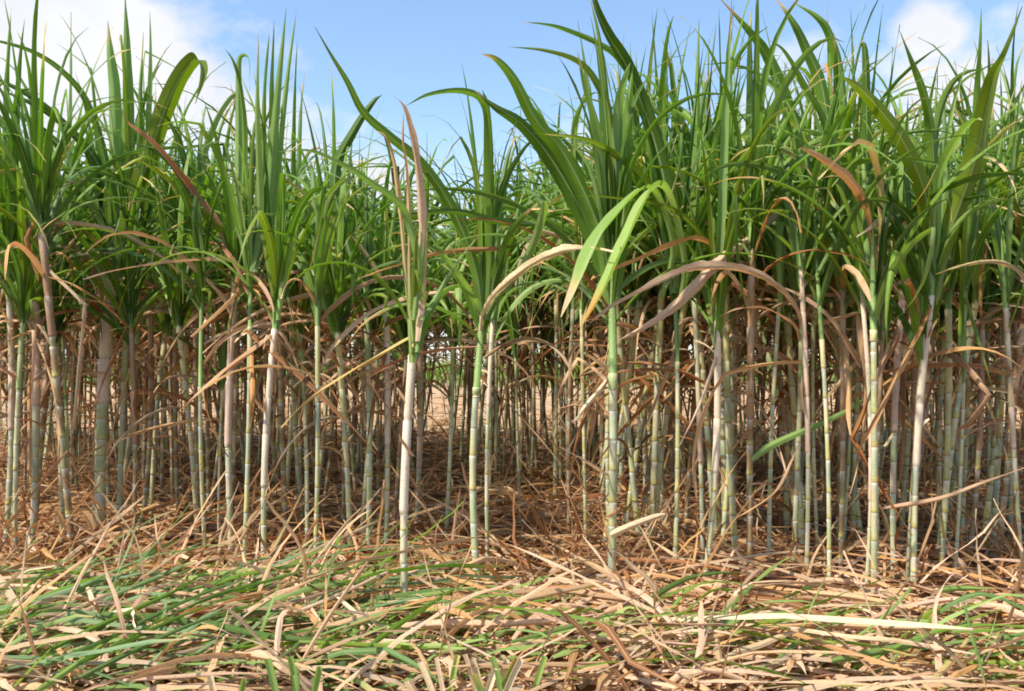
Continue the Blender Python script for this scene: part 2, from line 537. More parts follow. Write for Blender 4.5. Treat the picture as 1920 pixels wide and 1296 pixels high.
# ------------------------------------------------------------------ setting
def sheet(name, x0, x1, y0, y1, z, mat, nx=1, ny=1, amp=0.0):
    me = bpy.data.meshes.new(name)
    vs, fs = [], []
    for j in range(ny + 1):
        for i in range(nx + 1):
            x = x0 + (x1 - x0) * i / nx; y = y0 + (y1 - y0) * j / ny
            vs.append((x, y, z + amp * (math.sin(x * 1.7 + y * .9) * math.cos(y * 2.1 - x * .4) - 1)))
    for j in range(ny):
        for i in range(nx):
            a = j * (nx + 1) + i
            fs.append((a, a + 1, a + nx + 2, a + nx + 1))
    me.from_pydata(vs, [], fs); me.materials.append(mat)
    o = bpy.data.objects.new(name, me); C.objects.link(o)
    return tag(o, kind='structure')
sheet('ground', -2500, 2500, -60, 3000, -0.012, M_SOIL)
sheet('stubble_field', -900, 900, 11.0, 1500, -0.006, M_STUB)

# ------------------------------------------------------------------ front stalks traced from the photograph
# key, base x,y, top x,y, stem width px, style, bare fraction, sheath fraction, n erect, n arch, n dry, label
FRONT = [
 ('a1', 9, 1015, 16, 500, 12, 'p', .45, .95, 4, 2, 2, 'blue-green based cane stalk with whitish upper half at the far left edge of the photo'),
 ('a2', 62, 1000, 68, 505, 14, 'p', .38, .97, 3, 3, 3, 'pinkish grey cane stalk with an orange dry sheath down its left side'),
 ('a3', 126, 990, 112, 540, 6, 'g', .35, .55, 2, 2, 1, 'very thin green-topped cane stalk just left of the thickest yellow-banded stalk'),
 ('a4', 188, 985, 209, 490, 22, 'w', .50, .97, 7, 2, 4, 'thickest cane stalk, blue-green with yellow rings below and peeling pale sheath above'),
 ('a5', 226, 980, 247, 515, 12, 'g', .60, .75, 4, 2, 2, 'grey-green leaning cane stalk close against the right of the thickest stalk'),
 ('a6', 266, 970, 276, 505, 11, 'b', .45, .97, 3, 3, 3, 'dull brownish cane stalk standing second to the right of the thickest stalk'),
 ('a7', 386, 1022, 379, 545, 9, 'y', .62, .65, 3, 3, 1, 'slim yellow-green cane stalk standing alone left of the pink-sheathed pair'),
 ('b4', 411, 1000, 419, 700, 6, 'y', .80, .9, 2, 1, 1, 'short thin yellow cane shoot between the slim yellow-green stalk and the pink stalk'),
 ('b1', 437, 1025, 442, 520, 14, 'p', .42, .97, 4, 3, 2, 'upright cane stalk with long pale pink sheath above grey-green joints, crown of tall blades'),
 ('b2', 458, 1045, 470, 500, 11, 'y', .66, .8, 5, 2, 2, 'yellow-ringed cane stalk directly right of the upright pale pink one'),
 ('b3', 498, 1055, 519, 580, 13, 'w', .36, .92, 3, 3, 1, 'right-leaning cane stalk, creamy pink in the middle with bright green sheath on top'),
 ('b5', 540, 915, 577, 575, 11, 'g', .55, .9, 3, 3, 3, 'strongly right-leaning cane stalk set back behind the creamy pink leaning one'),
 ('b6', 590, 1055, 595, 560, 10, 'y', .70, .9, 4, 2, 2, 'thin straight yellow-green cane stalk between the leaning stalks and the olive green one'),
 ('b7', 690, 1012, 686, 545, 13, 'g', .72, .85, 3, 3, 3, 'olive green cane stalk with brown-yellow joints near its foot, left of the pale freckled one'),
 ('b8', 723, 1010, 725, 570, 12, 'w', .45, .96, 3, 3, 3, 'pale freckled cane stalk with creamy upper sheath next to the stalk with dried spear leaves'),
 ('b9', 762, 1145, 778, 610, 17, 'w', .40, .9, 0, 1, 0, 'nearest cane stalk, purplish foot far forward in the straw and upright dried spear leaves'),
 ('c0', 781, 960, 787, 600, 11, 'p', .3, .97, 2, 2, 2, 'pinkish cane stalk tucked just behind the nearest stalk with dried spears'),
 ('c1', 899, 1085, 907, 590, 16, 'g', .72, .74, 5, 3, 1, 'smooth pale green cane stalk with wide green blades, left one of a close pair'),
 ('c2', 917, 1058, 925, 585, 9, 'w', .66, .96, 3, 2, 1, 'thin cream cane stalk pressed close to the right of the smooth pale green one'),
 ('c3', 975, 945, 967, 640, 7, 'g', .75, .9, 2, 3, 2, 'slight green cane stalk standing back in the gap right of the close pair'),
 ('c4', 1146, 1085, 1148, 560, 19, 'g', .70, .75, 6, 4, 2, 'stout waxy green cane stalk beside the small white dry sheath'),
 ('d1', 1213, 972, 1213, 545, 10, 'w', .55, .93, 3, 3, 2, 'slim cream and green cane stalk first right of the stout waxy one'),
 ('d2', 1263, 1068, 1266, 540, 11, 'y', .72, .75, 5, 3, 2, 'blue-grey and yellow jointed cane stalk, second right of the stout waxy one'),
 ('d3b', 1317, 1040, 1301, 540, 10, 'p', .4, .96, 4, 3, 2, 'left-leaning pinkish cane stalk crossing behind the pale leaning one'),
 ('d3', 1321, 1075, 1345, 590, 14, 'w', .45, .97, 4, 3, 1, 'pale cream cane stalk leaning right with a pinkish dry streak along it'),
 ('d4', 1353, 1015, 1371, 580, 11, 'y', .75, .88, 3, 3, 2, 'yellow-spotted cane stalk, left one of two that lean right side by side'),
 ('d5', 1367, 1005, 1386, 515, 13, 'p', .55, .96, 4, 3, 3, 'grey-green cane stalk with thick brown-pink upper sheath, right one of two'),
 ('d6', 1444, 1058, 1468, 480, 10, 'g', .85, .9, 3, 3, 1, 'clean green cane stalk leaning right, passing behind the left half of the stuck green leaf'),
 ('d7', 1510, 1090, 1501, 490, 10, 'p', .45, .97, 3, 3, 2, 'purplish-sheathed slim cane stalk crossed by the stuck green leaf'),
 ('d8', 1534, 1020, 1528, 480, 8, 'y', .7, .9, 3, 2, 1, 'thin yellowish cane stalk set back between the purplish and the yellow-green stalks'),
 ('e1', 1552, 1100, 1532, 515, 10, 'y', .72, .8, 4, 3, 1, 'yellow-green cane stalk leaning left with many small joints, foot at the straw edge'),
 ('e2', 1575, 1072, 1580, 525, 11, 'b', .5, .96, 3, 3, 3, 'dark grey-brown cane stalk right of the left-leaning yellow-green one'),
 ('e3', 1582, 1003, 1602, 515, 9, 'y', .9, .95, 4, 2, 1, 'bright yellow-green right-leaning cane stalk crossing above the dark brown one'),
 ('e4', 1620, 1105, 1614, 525, 9, 'p', .35, .97, 3, 3, 2, 'narrow dusty pink cane stalk touching the left of the wide yellow-green one'),
 ('e5', 1638, 1106, 1637, 550, 14, 'y', .85, .88, 5, 3, 1, 'wide yellow-green cane stalk under the raised tip of the stuck green leaf'),
 ('e6', 1648, 1077, 1656, 600, 8, 'b', .6, .95, 2, 2, 2, 'thin dull cane stalk in the shade of the wide yellow-green one'),
 ('e7', 1679, 1068, 1696, 510, 13, 'p', .5, .97, 4, 3, 2, 'cane stalk with thick pink upper sheath and white flap sticking out right'),
 ('e8', 1702, 1095, 1731, 630, 10, 'p', .62, .96, 3, 2, 1, 'right-leaning pink and grey cane stalk left of the creamy leaning one'),
 ('e9', 1717, 1100, 1748, 535, 14, 'w', .45, .96, 5, 4, 2, 'right-leaning creamy cane stalk crowned by the broadest arching green leaves'),
 ('e10', 1763, 1062, 1778, 545, 13, 'y', .66, .93, 3, 2, 2, 'yellow-green cane stalk with tan sheath standing left of the bright green slender one'),
 ('e11', 1790, 1079, 1811, 510, 8, 'g', .66, .66, 4, 2, 0, 'slender cane stalk leaning right with a long bright green upper sheath'),
 ('e12', 1916, 1070, 1885, 560, 10, 'p', .5, .96, 3, 3, 2, 'left-leaning tan cane stalk at the far right edge of the photo'),
 ('e13', 1856, 985, 1850, 540, 9, 'g', .6, .9, 3, 3, 2, 'shaded green cane stalk between the slender bright one and the right edge'),
 ('f1', 335, 965, 330, 530, 8, 'b', .5, .95, 3, 3, 3, 'shaded brown cane stalk left of the slim yellow-green one'),
 ('f2', 642, 980, 640, 560, 9, 'b', .6, .95, 3, 3, 3, 'shaded greyish cane stalk set back left of the olive green one'),
 ('f3', 1068, 985, 1075, 560, 9, 'b', .6, .95, 3, 4, 3, 'shaded olive-brown cane stalk left of the stout waxy green one'),
 ('f4', 1098, 1010, 1090, 560, 8, 'y', .6, .95, 3, 3, 2, 'thin dim cane stalk immediately left of the stout waxy green one'),
]
TRACED = [
 # stalk, code, width px, tip depth offset, points root->tip
 ('a4','B',24,.10,[(211,520),(213,400),(213,300),(212,170),(205,95),(202,40)]),
 ('a4','B',22,-.1,[(216,510),(232,380),(238,230),(237,100),(234,-15)]),
 ('a4','G',12,.0,[(220,500),(252,380),(262,280),(262,170),(269,60)]),
 ('a4','B',9,.1,[(224,500),(272,330),(280,200),(283,110),(281,18)]),
 ('a4','O',27,-.35,[(220,515),(240,420),(268,330),(300,230),(335,150),(365,113),(378,125),(378,150),(366,195)]),
 ('a4','G',11,-.3,[(208,500),(209,420),(197,300),(164,195),(121,138),(65,99),(0,78),(-50,72)]),
 ('a4','D',13,-.2,[(207,500),(204,400),(185,310),(130,242),(73,190),(0,150),(-40,138)]),
 ('a4','D',12,-.1,[(206,505),(198,400),(165,285),(108,225),(43,186),(-10,167)]),
 ('a4','D',14,.1,[(204,505),(190,400),(138,302),(56,225),(0,199),(-50,190)]),
 ('a4','Bd',15,-.3,[(206,515),(192,440),(164,380),(130,328),(86,290),(39,266),(0,252)]),
 ('a1','G',14,.1,[(16,520),(15,400),(8,260),(9,170),(15,78),(21,15)]),
 ('a1','G',12,.1,[(18,520),(28,400),(60,290),(45,200),(30,150)]),
 ('a2','B',10,.2,[(112,520),(122,400),(127,260),(131,140),(133,22)]),
 ('a5','B',10,.2,[(248,520),(254,420),(262,330),(300,250),(350,235)]),
 ('b1','r',13,-.25,[(438,500),(402,415),(360,362),(337,330),(300,285),(262,250),(238,229),(222,190)]),
 ('b1','O',14,-.2,[(441,520),(425,450),(389,415),(328,352),(276,311),(255,300)]),
 ('b1','p',9,-.25,[(444,520),(442,496),(400,489),(354,490),(242,503),(155,524)]),
 ('b1','d',9,-.35,[(432,590),(415,557),(359,501),(315,462),(276,446),(242,438),(207,443),(181,458),(160,475)]),
 ('a4','d',10,-.3,[(193,600),(188,550),(173,510),(125,449),(65,406),(0,382),(-30,378)]),
 ('a2','d',6,-.2,[(40,600),(56,557),(95,497),(130,458),(180,400)]),
 ('a4','p',7,-.1,[(198,590),(185,540),(125,436),(78,389),(32,341)]),
 ('a5','y',7,-.3,[(205,550),(216,523),(259,475),(311,436),(359,408)]),
 ('a6','D',17,.2,[(330,520),(345,420),(376,290),(402,222),(430,180),(442,178),(445,200)]),
 ('b1','G',12,.0,[(443,520),(452,400),(456,260),(450,175),(438,120),(420,88)]),
 ('b1','B',10,.1,[(443,520),(446,400),(447,250),(447,160),(449,110),(466,112),(468,170)]),
 ('b2','B',15,-.1,[(468,510),(484,400),(480,216),(484,58)]),
 ('b2','G',11,.0,[(471,510),(490,380),(494,173),(507,43)]),
 ('b2','G',9,.1,[(473,510),(505,330),(511,150),(514,40)]),
 ('b2','B',16,.0,[(474,510),(500,400),(520,180),(537,15)]),
 ('b2','B',11,.1,[(476,510),(510,400),(535,170),(556,18)]),
 ('c1','G',17,-.3,[(904,590),(895,520),(870,440),(834,366),(786,302),(734,259),(682,212),(652,155),(621,104),(590,50)]),
 ('b7','D',17,.2,[(686,560),(640,420),(628,320),(665,240),(699,190),(718,177)]),
 ('b9','B',12,-.2,[(776,600),(785,500),(765,415),(747,380),(699,345),(647,311),(582,283),(522,285)]),
 ('b8','y',7,-.3,[(740,600),(734,557),(682,471),(626,415),(570,363),(509,322),(440,309)]),
 ('b3','L',10,-.2,[(521,600),(532,520),(546,450),(557,406),(574,382),(604,367),(634,368)]),
 ('b3','B',7,.1,[(521,600),(540,500),(552,440),(530,408),(492,402),(440,407)]),
 ('b3','G',10,.0,[(520,600),(526,500),(531,400),(528,330)]),
 ('b9','yd',8,.1,[(770,660),(764,557),(751,410),(738,302),(721,255),(695,242)]),
 ('b9','p',14,-.1,[(780,640),(786,557),(788,389),(777,281),(760,207),(740,181)]),
 ('b9','yd',7,.0,[(774,640),(769,557),(767,389),(764,320),(756,260),(758,200)]),
 ('b9','yd',8,.1,[(784,640),(794,557),(799,432),(790,328),(770,260)]),
 ('b9','O',14,-.05,[(772,680),(774,600),(777,500),(780,420)]),
 ('b9','L',9,-.05,[(782,660),(786,580),(792,500),(800,400)]),
 ('c1','o',8,-.4,[(960,480),(935,468),(850,471),(786,484),(734,501),(665,525)]),
 ('c1','G',20,-.05,[(908,600),(912,500),(915,400),(915,280),(912,200),(904,168)]),
 ('c1','G',13,-.25,[(914,600),(922,460),(918,300),(912,200),(872,172),(807,177),(760,199)]),
 ('c1','D',12,-.25,[(1010,420),(960,418),(920,413),(846,397),(742,410),(669,445)]),
 ('c1','B',11,-.3,[(904,600),(893,570),(876,540),(838,485),(799,436)]),
 ('b9','B',8,.2,[(790,600),(815,560),(859,488),(900,440)]),
 ('c4','G',24,-.2,[(1145,570),(1135,470),(1100,370),(1053,281),(1005,225),(966,151),(932,112),(902,101)]),
 ('c4','D',27,-.1,[(1142,575),(1125,480),(1087,389),(1031,294),(979,233),(932,203),(890,170)]),
 ('c4','O',13,.0,[(1150,560),(1153,400),(1143,220),(1122,160),(1087,117),(1023,95),(953,88)]),
 ('d2','G',11,.0,[(1262,550),(1240,400),(1205,200),(1165,115),(1122,82),(1061,56),(1023,46),(979,41)]),
 ('d2','D',22,-.1,[(1264,550),(1258,430),(1234,290),(1182,140),(1139,65),(1113,0),(1108,-60)]),
 ('c4','G',12,.1,[(1150,560),(1150,400),(1143,250),(1126,86),(1105,-10)]),
 ('c4','B',19,-.1,[(1148,560),(1140,400),(1126,259),(1100,164),(1083,95)]),
 ('c4','B',18,.0,[(1154,560),(1158,380),(1161,216),(1172,150),(1182,118)]),
 ('c4','G',22,.15,[(1156,560),(1170,380),(1176,216),(1187,122)]),
 ('d1','G',14,.1,[(1213,560),(1250,450),(1243,259),(1234,150),(1222,20)]),
 ('d2','L',20,-.72,[(1275,580),(1285,500),(1268,400),(1248,352),(1222,358),(1200,400),(1168,470),(1130,550),(1088,618)]),
 ('d2','L',19,-.70,[(1240,560),(1262,470),(1240,380),(1215,352),(1185,372),(1150,412),(1118,455),(1085,530),(1052,595)]),
 ('c1','L',11,-.35,[(908,600),(930,560),(970,515),(998,460),(1014,410),(1021,380),(1012,376)]),
 ('c1','D',18,-.2,[(912,600),(925,530),(945,470),(966,425),(1008,378)]),
 ('c1','w',13,-.45,[(900,620),(905,588),(930,550),(984,505),(1044,475),(1100,468),(1150,472)]),
 ('d3','o',10,-.4,[(1350,520),(1345,470),(1303,449),(1247,468),(1182,495),(1110,522)]),
 ('d3','O',9,-.2,[(1345,560),(1340,490),(1308,432),(1251,389),(1148,371),(1061,367)]),
 ('d2','O',14,-.2,[(1266,540),(1262,440),(1213,346),(1156,294),(1096,262),(1001,250)]),
 ('d7','p',14,-.5,[(1505,620),(1500,590),(1473,550),(1421,514),(1365,503),(1300,506),(1240,530),(1160,570),(1105,606)]),
 ('d6','p',15,-.5,[(1478,372),(1470,385),(1439,419),(1400,450),(1348,490),(1280,560),(1220,605),(1156,640)]),
 ('e3','L',12,-.5,[(1640,560),(1625,480),(1573,428),(1525,410),(1473,409),(1413,428),(1361,467),(1310,507)]),
 ('e9','O',28,-.3,[(1745,560),(1744,475),(1738,375),(1699,275),(1647,203),(1608,163),(1570,140)]),
 ('e9','G',18,-.1,[(1748,560),(1753,400),(1748,250),(1735,180),(1712,118),(1686,56)]),
 ('e9','O',36,-.2,[(1752,560),(1765,480),(1799,389),(1829,302),(1848,216),(1866,143),(1886,100),(1917,12)]),
 ('e9','L',14,-.35,[(1750,550),(1752,420),(1762,330),(1794,265),(1825,228),(1842,226)]),
 ('e9','G',13,.1,[(1750,550),(1752,330),(1758,230),(1781,164),(1812,136),(1846,130)]),
 ('d5','G',21,.0,[(1386,530),(1500,400),(1480,220),(1440,110),(1400,55),(1348,-5)]),
 ('d7','G',20,.1,[(1502,500),(1560,380),(1545,180),(1512,90),(1486,39),(1450,-10)]),
 ('d8','G',20,.1,[(1528,490),(1590,380),(1580,160),(1560,70),(1534,32),(1486,4)]),
 ('d5','D',17,.3,[(1386,530),(1400,420),(1408,250),(1408,90),(1408,20)]),
 ('e1','G',11,-.1,[(1532,520),(1585,400),(1551,240),(1510,160),(1472,97),(1443,76)]),
 ('e5','D',16,.1,[(1637,560),(1628,400),(1625,230),(1622,95),(1610,80)]),
 ('e3','T',8,.0,[(1602,520),(1606,400),(1601,173),(1595,15)]),
 ('e3','L',9,-.4,[(1602,520),(1590,330),(1550,262),(1486,244),(1434,248),(1383,259),(1344,276)]),
 ('e3','L',8,-.4,[(1602,520),(1570,350),(1530,290),(1480,272),(1420,285),(1360,310),(1320,330)]),
 ('e5','o',13,-.35,[(1695,560),(1650,490),(1633,410),(1622,378),(1594,337),(1542,298),(1499,276)]),
 ('e5','y',13,-.5,[(1650,560),(1656,380),(1640,290),(1612,270),(1577,294),(1534,337)]),
 ('e7','L',12,-.4,[(1696,520),(1705,340),(1690,270),(1668,264),(1642,276),(1603,302),(1560,350)]),
 ('d8','p',7,-.4,[(1620,350),(1551,356),(1447,358),(1383,348),(1318,352),(1240,348)]),
 ('e7','w',11,-.4,[(1735,480),(1698,414),(1655,420),(1607,445)]),
 ('d8','b',12,-.3,[(1620,520),(1610,470),(1586,430),(1551,402),(1508,375),(1426,354)]),
 ('e9','y',9,-.4,[(1960,560),(1920,514),(1898,497),(1863,489),(1807,497),(1755,514)]),
 ('e11','O',15,-.05,[(1806,660),(1810,560),(1812,450),(1815,360)]),
 ('e11','G',12,.0,[(1812,560),(1820,420),(1832,200),(1838,100),(1840,15)]),
 ('e11','G',12,-.1,[(1813,540),(1835,400),(1850,250),(1856,140),(1852,75)]),
 ('e11','O',8,-.1,[(1812,560),(1822,590),(1840,650),(1861,730)]),
 ('b7','d',10,-.4,[(694,600),(690,572),(663,553),(606,551),(527,569),(443,611),(380,662)]),
 ('c0','r',7,-.3,[(786,620),(766,588),(690,587),(616,601),(525,622)]),
 ('b9','y',7,.1,[(775,650),(768,631),(695,673),(616,720),(564,762),(527,802)]),
 ('c0','b',13,-.1,[(782,700),(768,697),(716,733),(653,773),(574,812)]),
 ('d7','d',5,-.3,[(1500,640),(1494,618),(1476,600),(1434,579),(1387,579),(1350,594)]),
 ('d3','p',7,-.2,[(1344,640),(1347,657),(1313,757),(1274,836)]),
 ('c4','w',8,-.2,[(1146,700),(1132,722),(1100,760),(1078,789),(1062,778)]),
 ('c4','w',5,-.2,[(1147,895),(1137,888),(1095,862),(1049,838)]),
 ('c4','w',6,-.1,[(1146,700),(1135,690),(1105,668),(1080,660)]),
 ('e7','w',10,-.15,[(1692,670),(1698,645),(1714,626),(1730,612)]),
 ('e8','b',9,.3,[(1738,770),(1745,740),(1760,700),(1778,650)]),
 ('a2','o',10,-.05,[(58,700),(55,740),(54,860),(50,905)]),
 ('a4','w',7,-.15,[(190,768),(184,752),(172,740),(160,732)]),
 ('b3','w',5,-.15,[(512,650),(505,630),(498,640),(494,655)]),
 ('e4','b',8,-.05,[(1625,760),(1650,690),(1680,640),(1690,600)]),
 ('e5','d',5,-.1,[(1500,830),(1470,900),(1440,935),(1375,975)]),
]
front = {}
for (k, xb, yb, xt, yt, w, st, h1, h2, ne, na, nd, lab) in FRONT:
    ZL = 0.09
    d = (CAMH - ZL) * FPX / (yb + 6 - HZ)
    base = P(xb, yb + 6, d); base.z = 0.0; base.x -= (xt - xb) / FPX * d * .12
    dt = d + U(-.06, .06)
    top = P(xt, yt, dt)
    root = empty('sugarcane_stalk', base, lab, 'sugarcane', 'sugarcane stalks along the front edge of the field')
    pxm = FPX / d
    r = 0.5 * w / pxm * (0.84 if w < 20 else 0.92)
    mb = MB()
    cane_stem(mb, base, top, r, st, 12, h1, h2)
    mb.build('stem', M_STEM, root)
    front[k] = (root, base, top, d, r, pxm)
    axis = (top - base).normalized()
    hs = (yt - skyline(xt)) / pxm
    if k == 'b4': hs *= 0.45
    if 560 < xt < 900: hs *= 0.88
    a0 = U(0, math.pi)
    for i in range(ne):
        mb = MB()
        rt = top + axis * U(-0.10, 0.10)
        az_ = a0 + (i % 2) * math.pi + G(0, .5)
        grow_green(mb, rt, az_, 'erect', hs * U(0.62, 1.02), U(0.018, 0.036) * (0.7 if w < 9 else 1), random.choice('GGBBDOT'), 14)
        mb.build('leaf', M_GREEN, root)
    for i in range(na + 3):
        mb = MB()
        rt = top + axis * U(-0.12, 0.05)
        grow_green(mb, rt, a0 + (i % 2) * math.pi + G(0, .7), random.choice(('arch', 'arch', 'flop')), min(1.15, hs) * U(0.55, 1.05), U(0.015, 0.032) * (0.7 if w < 9 else 1), random.choice(['G', 'D', 'O', 'B', 'G', 'Gd', 'T', 'D']), 14)
        mb.build('leaf', M_GREEN, root)
    for i in range(nd + (3 if xt < 760 else 0)):
        mb = MB()
        rt = base.lerp(top, U(0.68, 1.0))
        grow_dry(mb, rt, U(0, 6.28), U(.3, .75), U(0.012, 0.026), random.choice('ddpobrbg'), 11)
        mb.build('dry_leaf', M_DRY, root)
    # short papery sheath flaps peeling from the stem
    if st in 'pwb':
        for i in range(random.randint(1, 3)):
            mb = MB()
            rt = base.lerp(top, U(0.35, .95)) + Vector((random.choice((-1, 1)) * r, -r * .5, 0))
            az_ = random.choice((0, math.pi)) + U(-.9, .9)
            pts = arc_leaf_pts(rt, az_, math.radians(U(50, 85)), U(.05, .14), math.radians(U(-20, 90)), 5)
            ribbon(mb, pts, U(.012, .02), side_of(az_), 0, U(-.8, .8), .5, dry_col(random.choice('wpd')), prof_strap, 1)
            mb.build('sheath_flap', M_DRY, root)
TL = {('b1','r'): 'reddish brown dry leaf slanting up to the left'}
for (k, code, w, dd, pts) in TRACED:
    root, base, top, d, r, pxm = front[k]
    cf, mat, nm = leafcol(code)
    n = len(pts)
    p3 = []
    for i, (x, y) in enumerate(pts):
        t = i / (n - 1)
        p3.append(P(x, y, d + dd * t + 0.05 * math.sin(t * 5)))
    cl = catmull(p3, max(14, n * (4 if mat is M_GREEN else 7)))
    mb = MB()
    ph = U(-.5, .5)
    tg = (cl[1] - cl[0]).normalized()
    s0 = tg.cross(Vector((0, 1, 0)))
    wid = w / (FPX / (d + dd * .5)) * 1.25 / max(.75, math.cos(ph)) * (1.2 if code == 'L' and w >= 17 else 1)
    dry = mat is M_DRY
    belly = code in ('L', 'w', 'p', 'o') and dd <= -.35 and w >= 9
    ribbon(mb, cl, wid * (1.15 if belly else 1), s0, ph * (.3 if belly else 1), U(-.5, .5) * (.3 if belly else 1), .3 if not dry else .45, cf, prof_drop if (code == 'L' and w >= 17) else (prof_belly if belly else prof_leaf), 3, .0012 if not dry else .003, rag=.3 if dry else .04)
    ob = mb.build(nm, mat, root)
    if (k, code) in TL: ob['label'] = TL[(k, code)]

# ------------------------------------------------------------------ stalks of the rows behind: prototypes copied
def make_proto(idx, tall, dark, lush=False):
    root = empty('sugarcane_stalk', (0, 0, 0), 'x', 'sugarcane')
    H = U(1.05, 1.3)
    r = U(0.008, 0.014)
    b = Vector((0, 0, 0)); t = Vector((G(0, .06), G(0, .05), H))
    mb = MB(); cane_stem(mb, b, t, r, 'bbybbgb'[idx % 7], 8, U(.35, .8), .95)
    mb.build('stem', M_STEM, root)
    mb = MB()
    ax = (t - b).normalized()
    a0 = U(0, 3.14)
    for i in range(4):
        grow_green(mb, t + ax * U(-.1, .1), a0 + i * math.pi + G(0, .5), 'erect', tall * U(.65, 1.0), U(.020, .042), random.choice('GGBDT'), 11)
    for i in range(21):
        grow_green(mb, t + ax * U(-.14, .06), a0 + i * math.pi + G(0, .8), random.choice(('arch', 'arch', 'flop')), tall * U(.5, .95), U(.018, .038), random.choice(['G', 'D', 'G', 'B', 'O', 'T', 'D', 'Gd', 'G', 'L']), 11)
    if lush:
        for i in range(9):
            grow_green(mb, b.lerp(t, U(.78, 1.0)), U(0, 6.28), 'flop', U(.35, .8), U(.016, .032), random.choice('DDGDOG'), 9)
    mb.build('foliage', M_GREEN, root)
    mb = MB()
    for i in range(5 if lush else 8):
        grow_dry(mb, b.lerp(t, U(.62, 1.04)), U(0, 6.28), U(.25, .8), U(.009, .022), random.choice('bbrodgdgo'), 9)
    for i in range(2):
        grow_dry(mb, b.lerp(t, U(.3, .75)), U(0, 6.28), U(.15, .45), U(.006, .014), random.choice('bbdr'), 7)
    mb.build('dry_foliage', M_DRY, root)
    return root
protos = [make_proto(i, U(1.2, 1.45), i % 2, i >= 7) for i in range(14)] + [make_proto(i, U(.85, 1.05), 0, False) for i in (0, 2, 4, 5, 2, 6)]
ROWT = {
 0: ('slender cane stalk standing a step behind the front stalks', 'cane stalks just behind the front edge'),
 1: ('shaded cane stalk in the second row with brown leaves hanging under its crown', 'cane stalks of the second row'),
 2: ('dim cane stalk in the third row seen between the nearer stalks', 'cane stalks of the third row'),
 3: ('thin dark cane stalk in the fourth row with pale field showing around it', 'cane stalks of the fourth row'),
 4: ('thin backlit cane stalk in the last row before the open field', 'cane stalks of the last row'),
}
def children_of(o):
    return [c for c in KIDS[o.name]]
KIDS = {p.name: [c for c in bpy.data.objects if c.parent == p] for p in protos}
used = set()
def place(x, y, row, scale):
    lab, grp = ROWT[row]
    pr = min(.95, max(.15, ((960 + x / y * FPX) - 850) / 300))
    k = random.randrange(7, 14) if R() < pr else random.randrange(0, 7)
    if row == 0: k = random.randrange(14, 20)
    p = protos[k]
    if k not in used:
        used.add(k); o = p
    else:
        o = p.copy(); C.objects.link(o)
        for c in KIDS[p.name]:
            cc = c.copy(); C.objects.link(cc); cc.parent = o
    o.location = (x, y, 0)
    o.rotation_euler = (G(0, .045), G(0, .045), U(0, 6.28))
    o.scale = (scale, scale, scale * U(.95, 1.05))
    o['label'] = lab; o['group'] = grp
rows = [(3.88, .30, 74, 0), (5.1, .28, 56, 1), (6.5, .26, 54, 2), (7.9, .25, 46, 3), (9.3, .3, 34, 4)]
for (y0, sy, n, row) in rows:
    half = 960 / FPX * y0 + 0.45
    clumps = max(6, int(n / 4))
    for i in range(n):
        x = -half + 2 * half * (i + .5) / n + G(0, half / n * .9)
        if row == 0 and i % 5 < 2: x = U(.1, 1.0) * half
        px = 960 + x / y0 * FPX
        # the photograph's lighter gaps
        if row >= 2 and 785 < px < 870 and R() < 0.45: continue
        if row in (0, 1) and (785 < px < 885 or 930 < px < 1030) and R() < 0.65: continue
        sc_ = 1.0 + (0.10 if px > 1000 else 0.0) + row * .025 + U(-.08, .08)
        if 560 < px < 900: sc_ -= .03
        yy = y0 + G(0, sy)
        mh = CAMH + (HZ - skyline(px)) / FPX * yy
        place(x, yy, row, min(sc_, mh / ((2.3 if row == 1 else 2.1) if row else 2.08) * U(.93, 1.04)))

# past the 300 individual stalks: the remaining thin stalks of the back rows as one thicket
q1, q2, q3 = MB(), MB(), MB()
for i in range(400):
    y0 = random.choice((5.9, 6.6, 7.2, 7.9, 8.6, 9.3, 9.8, 10.3, 10.8))
    half = 960 / FPX * y0 + .4
    x = U(-half, half)
    px = 960 + x / y0 * FPX
    if 790 < px < 870 and R() < .6: continue
    b = Vector((x, y0 + G(0, .2), 0)); H = U(1.1, 1.5)
    t = b + Vector((G(0, .07), G(0, .07), H))
    cane_stem(q1, b, t, U(.007, .013), random.choice('bbbgy'), 6, U(.35, .8), .95)
    for j in range(14 if px < 1000 else 20):
        grow_green(q2, t + Vector((0, 0, U(-.15 if px < 1000 else -.32, .1))), U(0, 6.28), random.choice(('erect', 'arch', 'arch', 'flop')), U(.7, 1.3), U(.022, .042), random.choice('GDBGDO'), 8)
    for j in range(6 if px < 1000 else 3):
        grow_dry(q3, b.lerp(t, U(.7, 1.03)), U(0, 6.28), U(.25, .7), U(.008, .018), random.choice('bbbbrgd'), 7)
tag(build_multi('cane_thicket', [(q1, M_STEM), (q2, M_GREEN), (q3, M_DRY)], (0, 8, 0)),
    'thicket of further thin cane stalks filling the back rows', 'sugarcane', kind='stuff')

